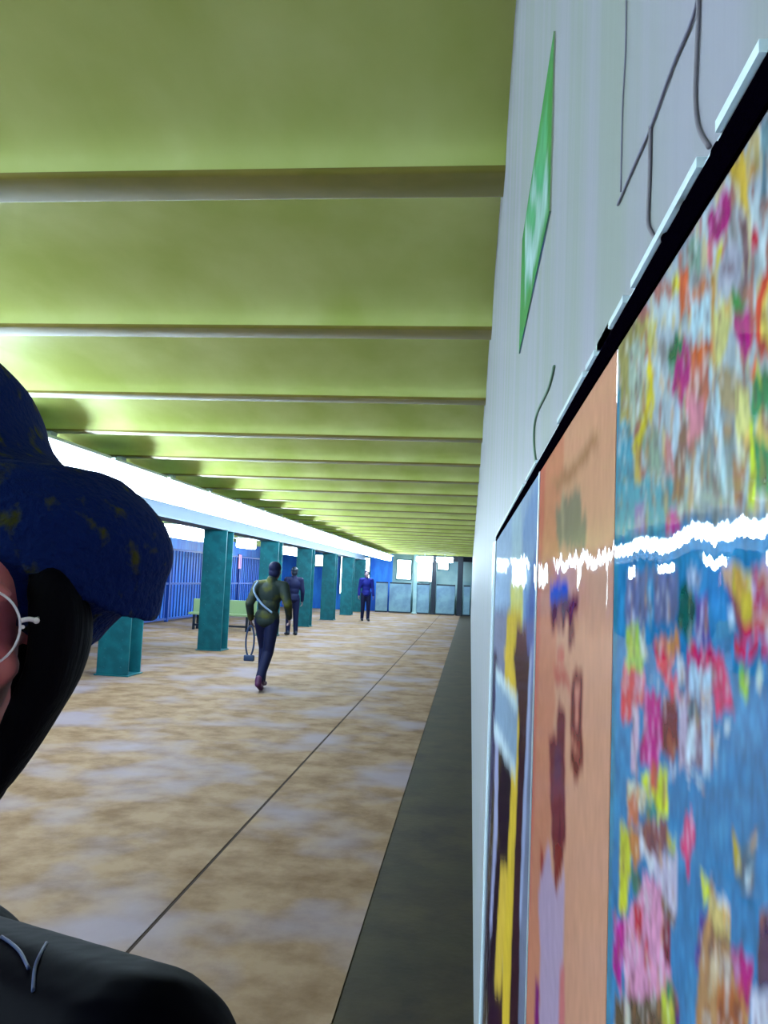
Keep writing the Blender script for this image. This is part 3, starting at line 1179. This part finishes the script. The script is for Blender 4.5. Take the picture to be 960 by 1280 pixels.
# ================================================================== PEOPLE
M['skin_near'] = mat('skin_near', S(196, 108, 112), .5, .3, noise=(30, S(206, 122, 116), .4, .6))
M['skin_far'] = mat('skin_far', S(120, 96, 100), .6, .2)
M['hair'] = mat('black_hair', S(3, 2, 8), .7, .06, bump=(120, .5, .004, (1, 1, .15)))
M['coat_black'] = mat('black_leather', S(3, 3, 9), .55, .012, bump=(14, .4, .008))
M['seam_highlight'] = mat('jacket_seam_highlight', S(40, 54, 92), .5, .3)
M['cap'] = mat('cap_wool', S(10, 31, 84), .85, .1, noise=(60, S(62, 66, 26), .58, .70, (1, 1, .8)), bump=(160, .9, .006))
M['olive'] = mat('olive_jacket', S(26, 36, 36), .7, .15, noise=(6, S(62, 64, 18), .5, .68))
M['navy'] = mat('navy_cloth', S(10, 16, 48), .7, .15)
M['navy2'] = mat('navy_coat', S(14, 22, 96), .7, .15)
M['shoe'] = mat('maroon_shoe', S(62, 20, 58), .5, .3)
M['strap'] = mat('strap_cloth', S(38, 54, 84), .6, .2)
M['strap_pale'] = mat('strap_pale', S(110, 130, 160), .6, .2)


def lerp(a, b, t):
    return Vector(a) * (1 - t) + Vector(b) * t


def add_head(bm, c, s=1.0, face=-1, R=None):
    """c = centre of the head at eye level; face = -1 looks towards -y"""
    c = Vector(c)
    R = R or Matrix.Identity(3)
    ball0 = ball
    def P(x, y, z): return c + R @ Vector((x * s, y * s * -face, z * s))
    def ball_(bm_, p_, r_):
        mt = Matrix.Translation(p_) @ R.to_4x4() @ Matrix.Diagonal((r_[0], r_[1], r_[2], 1))
        bmesh.ops.create_uvsphere(bm_, u_segments=22, v_segments=14, radius=1, matrix=mt)
    # y negative = face side
    ball_(bm, P(0, .012, .03), (.073 * s, .092 * s, .085 * s))
    ball_(bm, P(0, -.022, -.035), (.060 * s, .066 * s, .085 * s))
    ball_(bm, P(0, -.050, -.098), (.032 * s, .030 * s, .024 * s))
    ball_(bm, P(0, -.078, .022), (.050 * s, .018 * s, .016 * s))
    for sx in (-1, 1):
        ball_(bm, P(sx * .040, -.060, -.032), (.022 * s, .022 * s, .020 * s))
        ball_(bm, P(sx * .075, .012, -.012), (.008 * s, .017 * s, .031 * s))
    capsule(bm, P(0, -.085, .008), P(0, -.106, -.036), .009 * s, .013 * s)
    for sx in (-1, 1):
        ball_(bm, P(sx * .011, -.096, -.040), (.009 * s, .010 * s, .008 * s))
    ball_(bm, P(0, -.088, -.066), (.024 * s, .010 * s, .0065 * s))
    ball_(bm, P(0, -.086, -.077), (.021 * s, .010 * s, .0065 * s))


def add_hand(bm, wrist, d, side, curl=.5, s=1.0, palm_n=(1, 0, 0)):
    """hand pointing along d from the wrist; side = direction of the thumb"""
    wrist, d = Vector(wrist), Vector(d).normalized()
    th = Vector(side)
    th = (th - d * th.dot(d)).normalized()
    n = d.cross(th).normalized()
    pn = Vector(palm_n)
    if n.dot(pn) < 0:
        n = -n
    pc = wrist + d * .045 * s
    for k in (-1.4, -.5, .5, 1.4):
        capsule(bm, wrist + d * .012 * s + th * k * .011 * s, wrist + d * .085 * s + th * k * .019 * s, .013 * s, .0115 * s)
    for k, ln in ((1.45, .072), (.5, .080), (-.5, .074), (-1.4, .058)):
        b = wrist + d * .088 * s + th * k * .019 * s
        a1 = curl * .6
        p1 = b + (d * math.cos(a1) + n * math.sin(a1)) * ln * .45 * s
        a2 = curl * 1.5
        p2 = p1 + (d * math.cos(a2) + n * math.sin(a2)) * ln * .32 * s
        a3 = curl * 2.2
        p3 = p2 + (d * math.cos(a3) + n * math.sin(a3)) * ln * .26 * s
        capsule(bm, b, p1, .0095 * s, .0085 * s)
        capsule(bm, p1, p2, .0085 * s, .0078 * s)
        capsule(bm, p2, p3, .0078 * s, .0068 * s)
    b = wrist + d * .025 * s + th * .026 * s
    p1 = b + (d * .6 + th * .75 + n * .2).normalized() * .038 * s
    p2 = p1 + (d * .85 + th * .2 + n * .5).normalized() * .03 * s
    capsule(bm, b, p1, .013 * s, .0105 * s)
    capsule(bm, p1, p2, .0105 * s, .0085 * s)


def person(label, loc, rotz, pose, mats, H=1.70, voxel=.009, hair='short', grp=None, R=None):
    """pose: joints in a frame that faces -y, for a 1.70 m body"""
    s = H / 1.70
    t = thing('person', label, 'person', loc, rotz, grp)
    J = {k: Vector(p_) * s for k, p_ in pose.items()}
    hd = J['head']
    nk = J['neck']
    pv = J['pelvis']
    ch = lerp(pv, nk, .68)
    wa = lerp(pv, nk, .36)
    def body(g, f, top=True, legs=True, head=True):
        ball(g, ch, (.150 * s + f, .098 * s + f, .16 * s + f))
        ball(g, wa, (.125 * s + f, .088 * s + f, .13 * s + f))
        ball(g, pv + Vector((0, 0, .02 * s)), (.148 * s + f, .098 * s + f, .11 * s + f))
    g = bmesh.new()
    body(g, 0)
    add_head(g, hd, s, -1, R)
    capsule(g, nk + Vector((0, 0, -.03 * s)), hd + Vector((0, .02 * s, -.07 * s)), .058 * s, .052 * s)
    for q, sx in (('l', 1), ('r', -1)):
        sh, el, wr = J['sh' + q], J['el' + q], J['wr' + q]
        capsule(g, nk + Vector((sx * .03 * s, 0, -.02 * s)), sh, .05 * s, .052 * s)
        capsule(g, sh, el, .050 * s, .038 * s)
        capsule(g, el, wr, .038 * s, .026 * s)
        add_hand(g, wr, wr - el, (0, -1, 0), .55, s, (-sx, 0, 0))
        hp, kn, an = J['hp' + q], J['kn' + q], J['an' + q]
        capsule(g, hp, kn, .085 * s, .054 * s)
        capsule(g, kn, an, .052 * s, .036 * s)
        toe = J['toe' + q]
        capsule(g, an + Vector((0, .03 * s, -.03 * s)), toe, .034 * s, .028 * s)
    fuse('body', g, mats['skin'], t, voxel, 5)
    # jacket
    g = bmesh.new()
    body(g, .022 * s)
    ball(g, pv + Vector((0, 0, -.03 * s)), (.168 * s, .125 * s, .10 * s))
    capsule(g, nk + Vector((0, .01, -.04 * s)), nk + Vector((0, .005, .03 * s)), .078 * s, .070 * s)
    for q, sx in (('l', 1), ('r', -1)):
        sh, el, wr = J['sh' + q], J['el' + q], J['wr' + q]
        capsule(g, nk + Vector((sx * .03 * s, 0, -.03 * s)), sh, .068 * s, .074 * s)
        capsule(g, sh, el, .074 * s, .058 * s)
        capsule(g, el, lerp(el, wr, .97), .058 * s, .044 * s)
    jk = fuse('jacket', g, mats['jacket'], t, voxel, 5)
    # trousers
    g = bmesh.new()
    ball(g, pv + Vector((0, 0, -.02 * s)), (.158 * s, .112 * s, .10 * s))
    for q in 'lr':
        hp, kn, an = J['hp' + q], J['kn' + q], J['an' + q]
        capsule(g, hp, kn, .098 * s, .074 * s)
        capsule(g, kn, an, .074 * s, .056 * s)
    fuse('trousers', g, mats['trousers'], t, voxel, 4)
    for q in 'lr':
        an, toe = J['an' + q], J['toe' + q]
        g = bmesh.new()
        capsule(g, an + Vector((0, .035 * s, -.035 * s)), toe, .045 * s, .038 * s)
        capsule(g, an + Vector((0, .005, .03 * s)), an + Vector((0, .03 * s, -.03 * s)), .048 * s, .045 * s)
        fuse('shoe', g, mats['shoe'], t, voxel * .8, 3)
    if hair == 'short':
        g = bmesh.new()
        ball(g, hd + Vector((0, .030 * s, .045 * s)), (.084 * s, .096 * s, .085 * s))
        ball(g, hd + Vector((0, .055 * s, -.02 * s)), (.078 * s, .062 * s, .080 * s))
        fuse('hair', g, mats['hair'], t, voxel * .8, 3)
    for sx in (-1, 1):
        g = bmesh.new()
        ball(g, hd + (R or Matrix.Identity(3)) @ Vector((sx * .031 * s, -.072 * s, 0)), .0125 * s, 12, 8)
        obj('eye', g, M['white_edge'], t, True)
    return t, J


STAND = dict(head=(0, -.02, 1.58), neck=(0, 0, 1.42), pelvis=(0, 0, .93),
             shl=(.18, 0, 1.38), ell=(.23, .03, 1.10), wrl=(.25, -.03, .86),
             shr=(-.18, 0, 1.38), elr=(-.23, .03, 1.10), wrr=(-.25, -.03, .86),
             hpl=(.085, 0, .90), knl=(.095, -.01, .50), anl=(.10, .02, .085), toel=(.11, -.13, .035),
             hpr=(-.085, 0, .90), knr=(-.095, -.01, .50), anr=(-.10, .02, .085), toer=(-.11, -.13, .035))
# mid-stride, walking away (rotz = pi), arms bent
WALK = dict(STAND)
WALK.update(head=(-.06, -.07, 1.56), neck=(-.035, -.02, 1.41), pelvis=(.0, .0, .93),
            shl=(.15, -.02, 1.36), ell=(.22, .10, 1.12), wrl=(.23, -.04, .92),
            shr=(-.20, -.02, 1.36), elr=(-.29, .08, 1.13), wrr=(-.28, -.08, .95),
            hpl=(.075, 0, .90), knl=(.06, -.17, .54), anl=(.045, -.06, .12), toel=(.04, -.20, .06),
            hpr=(-.075, 0, .90), knr=(-.045, .03, .49), anr=(.0, .24, .14), toer=(.0, .13, .04))
pw = PZ(329, 862)
MW = dict(skin=M['skin_far'], jacket=M['olive'], trousers=M['navy'], shoe=M['shoe'], hair=M['navy'])
# walker: seen from behind
tw, JW = person('person in dark olive jacket and navy trousers walking away mid-hall, carrying a looped bag', (pw.x, pw.y, 0), PI, WALK, MW, 1.68, .009)
g = bmesh.new()
st = smooth_pts([(.12, .10, 1.40), (.16, .135, 1.28), (.05, .150, 1.12), (-.10, .14, 1.0)], 6)
tube(g, st, .014, 8)
obj('bag_strap', g, M['strap_pale'], tw, True)
# looped bag hanging from the hand on the picture's left
rot = Matrix.Rotation(PI, 3, 'Z')
hand = rot @ (JW['wrl'] + Vector((0, -.02, -.10))) + Vector((pw.x, pw.y, 0))
t = thing('tote_bag', 'dark looped bag hanging low from the walking person\'s left hand', 'bag', hand)
g = bmesh.new()
ring = []
for k in range(26):
    a = 2 * PI * k / 26
    ring.append((.055 * math.sin(a), 0, -.20 + .20 * math.cos(a)))
tube(g, ring, .012, 8, True)
obj('handle_loop', g, M['strap'], t, True)
g = bmesh.new()
box(g, (-.07, -.03, -.46), (.07, .03, -.38), .015)
obj('bag_base', g, M['strap'], t, True)

# person behind to the right of the walker
p2 = PZ(364, 794)
MW2 = dict(skin=M['skin_far'], jacket=M['navy'], trousers=M['navy'], shoe=M['dark'], hair=M['dark'])
person('dark-clothed person standing by the column just right of the walking person', (p2.x, p2.y, 0), PI + .5, STAND, MW2, 1.70, .012)
p3 = PZ(456, 776)
MW3 = dict(skin=M['skin_far'], jacket=M['navy2'], trousers=M['navy'], shoe=M['dark'], hair=M['navy'])
person('distant person in blue coat standing near the lit blue end wall', (p3.x, p3.y, 0), .3, STAND, MW3, 1.76, .014)

# ------------------------------------------------------------------ the person close to the camera
YN = 0.50
eye = PY(-28, 786, .48)
RH = Matrix.Rotation(math.radians(30), 3, 'Z') @ Matrix.Rotation(math.radians(6), 3, 'Y')
SH = .91
LENS = Vector((.034, -.098 * SH - .012, -.002))                 # their left eye
ctr = eye - RH @ LENS      # head centre at eye level
NEAR = dict(STAND)
hz = ctr.z
s_ = SH
q_ = lambda x, y, z: tuple((Vector((x, y, z)) - Vector((ctr.x, ctr.y, 0))) / s_)
NEAR.update(head=q_(*ctr), shl=q_(-.178, .45, 1.208), ell=q_(-.16, .27, 1.03), wrl=q_(-.05, .10, 1.22),
            shr=q_(-.60, .62, 1.20), elr=q_(-.66, .66, .95), wrr=q_(-.66, .58, .74), neck=q_(-.44, .60, 1.20), pelvis=q_(-.47, .66, .82),
            hpl=q_(-.38, .66, .81), knl=q_(-.37, .65, .46), anl=q_(-.36, .68, .08), toel=q_(-.35, .54, .032),
            hpr=q_(-.54, .66, .81), knr=q_(-.55, .65, .46), anr=q_(-.56, .68, .08), toer=q_(-.57, .54, .032))
MN = dict(skin=M['skin_near'], jacket=M['coat_black'], trousers=M['dark'], shoe=M['dark'], hair=M['hair'])
tn, JN = person('person close at the left edge in dark blue cap, wire glasses and black jacket', (ctr.x, ctr.y, 0), 0, NEAR, MN, 1.70 * s_, .005, hair=None, R=RH @ Matrix.Diagonal((1.13, 1, 1)))
hd = JN['head']                           # local head centre


def loc_px(px, py, Y):                    # pixel -> point in the near person's own frame
    p = PY(px, py, Y)
    return p - Vector((ctr.x, ctr.y, 0))


def inflate(name, outline, centre, Y, depth, m_, parent, seed=0, rough=0.0, n=14, pw_=2.0):
    """rounded volume about a vertical mid-plane with the given outline"""
    pts = [loc_px(a, b, Y) for a, b in outline]
    pts = smooth_pts(pts + [pts[0]], 4)[:-1]
    c = loc_px(centre[0], centre[1], Y)
    g = bmesh.new()
    rs = random.Random(seed)
    rows = []
    for side in (-1, 1):
        prev = None
        for k in range(n):
            a = PI / 2 * k / n
            f = math.cos(a)
            d = math.sin(a) * depth[0 if side < 0 else 1]
            if side == 1 and k == 0:
                row = rows[0]
            else:
                row = []
                for p in pts:
                    q = c + (p - c) * f + Vector((0, side * d, 0))
                    if rough:
                        q += Vector((rs.uniform(-1, 1), rs.uniform(-1, 1), rs.uniform(-1, 1))) * rough
                    row.append(g.verts.new(q))
            if k == 0 and side == -1:
                rows.append(row)
            if prev:
                m__ = len(row)
                for i in range(m__):
                    f_ = (prev[i], prev[(i + 1) % m__], row[(i + 1) % m__], row[i])
                    g.faces.new(f_ if side > 0 else f_[::-1])
            prev = row
        tip = g.verts.new(c + Vector((0, side * depth[0 if side < 0 else 1], 0)))
        for i in range(len(prev)):
            f_ = (prev[i], prev[(i + 1) % len(prev)], tip)
            g.faces.new(f_ if side > 0 else f_[::-1])
    bmesh.ops.recalc_face_normals(g, faces=g.faces)
    return fuse(name, g, m_, parent, .004, 2)


YC = YN + .02
inflate('hair', [(40, 700), (42, 730), (44, 760), (42, 800), (34, 850), (0, 925), (-22, 985), (-12, 1004), (18, 966), (50, 915), (80, 862), (97, 800), (96, 750), (72, 702)],
        (60, 810), .54, (.02, .05), M['hair'], tn, 1)
inflate('hair', [(-150, 560), (0, 580), (72, 660), (92, 740), (92, 800), (76, 862), (46, 915), (12, 962), (-12, 1012), (-80, 1040), (-180, 1040), (-250, 980), (-300, 860), (-300, 740)],
        (-100, 800), .63, (.05, .07), M['hair'], tn, 1)
cap_out = [(-420, 640), (-380, 520), (-280, 430), (-150, 395), (-60, 415), (0, 462), (22, 520), (45, 562), (85, 586), (130, 592), (168, 620), (200, 662), (209, 700), (197, 738),
           (190, 778), (176, 768), (150, 768), (125, 790), (95, 812), (60, 740), (30, 690), (-10, 672), (-100, 665), (-200, 690), (-300, 760), (-390, 740)]
inflate('cap', cap_out, (-60, 600), .61, (.115, .12), M['cap'], tn, 2, 0.0008)

# glasses: round wire rims, bridge, end pieces, temples
M['wire'] = mat('wire_rim', S(235, 222, 226), .25, .6)
M['lensm'] = mat('lens_glass', S(205, 120, 130), .1, .5)
lm = M['lensm'].node_tree
bs = lm.nodes['Principled BSDF']
bs.inputs['Transmission Weight'].default_value = 1.0
bs.inputs['Base Color'].default_value = (.95, .85, .9, 1)
bs.inputs['IOR'].default_value = 1.02
bs.inputs['Roughness'].default_value = 0.0
gl = bpy.data.objects.new('glasses', None)
C.objects.link(gl)
gl.location = (ctr.x, ctr.y, 0)
tag(gl, 'round thin-rimmed glasses on the face at the left edge', 'glasses')
yl = LENS.y
def HP(x, y, z): return hd + RH @ Vector((x, y, z))
for sx in (1, -1):
    cx = sx * .034
    ring = [HP(cx + .0245 * math.cos(a), yl + .003 * abs(math.cos(a)), -.002 + .0255 * math.sin(a)) for a in [2 * PI * k / 40 for k in range(40)]]
    g = bmesh.new()
    tube(g, ring, .0009, 8, True)
    obj('rim', g, M['wire'], gl, True)
    g = bmesh.new()
    mt = Matrix.Translation(HP(cx, yl + .001, -.002)) @ RH.to_4x4() @ Matrix.Diagonal((.0238, .0008, .0248, 1))
    bmesh.ops.create_uvsphere(g, u_segments=32, v_segments=8, radius=1, matrix=mt)
    obj('lens', g, M['lensm'], gl, True)
    g = bmesh.new()
    e0 = HP(cx + sx * .0240, yl + .002, .006)
    e1 = HP(cx + sx * .0330, yl + .004, .007)
    tube(g, smooth_pts([e0, lerp(e0, e1, .5) + Vector((0, 0, .001)), e1], 3), .0016, 8)
    ball(g, e1, .0022, 10, 8)
    ball(g, e0 + Vector((sx * .002, -.001, -.004)), .0014, 8, 6)
    obj('hinge', g, M['wire'], gl, True)
    g = bmesh.new()
    tube(g, smooth_pts([e1, HP(sx * .079 * s_, 0, .006), HP(sx * .080 * s_, .045, -.02)], 6), .0011, 8)
    obj('temple', g, M['dark'], gl, True)
g = bmesh.new()
tube(g, smooth_pts([HP(-.0105, yl, .004), HP(0, yl - .003, .009), HP(.0105, yl, .004)], 6), .0009, 8)
obj('bridge', g, M['wire'], gl, True)
# bluish highlights of the near jacket's shoulder seams, added as thin tubes
from mathutils.bvhtree import BVHTree
jk = [c_ for c_ in tn.children if c_.name.startswith('jacket')][0]
bvh = BVHTree.FromPolygons([v_.co for v_ in jk.data.vertices], [tuple(p_.vertices) for p_ in jk.data.polygons])
org = CAM - Vector((ctr.x, ctr.y, 0))
for k_, path in enumerate((((2, 1172), (14, 1180), (26, 1192), (36, 1212)), ((58, 1180), (50, 1195), (44, 1212), (42, 1240)))):
    pts = []
    for a_, b_ in path:
        h_ = bvh.ray_cast(org, ray(a_, b_))
        if h_[0]:
            pts.append(h_[0] + h_[1] * .0006)
    if len(pts) > 2:
        g = bmesh.new()
        tube(g, smooth_pts(pts, 6), .0011, 8)
        obj('seam_highlight', g, M['seam_highlight'], jk, True)
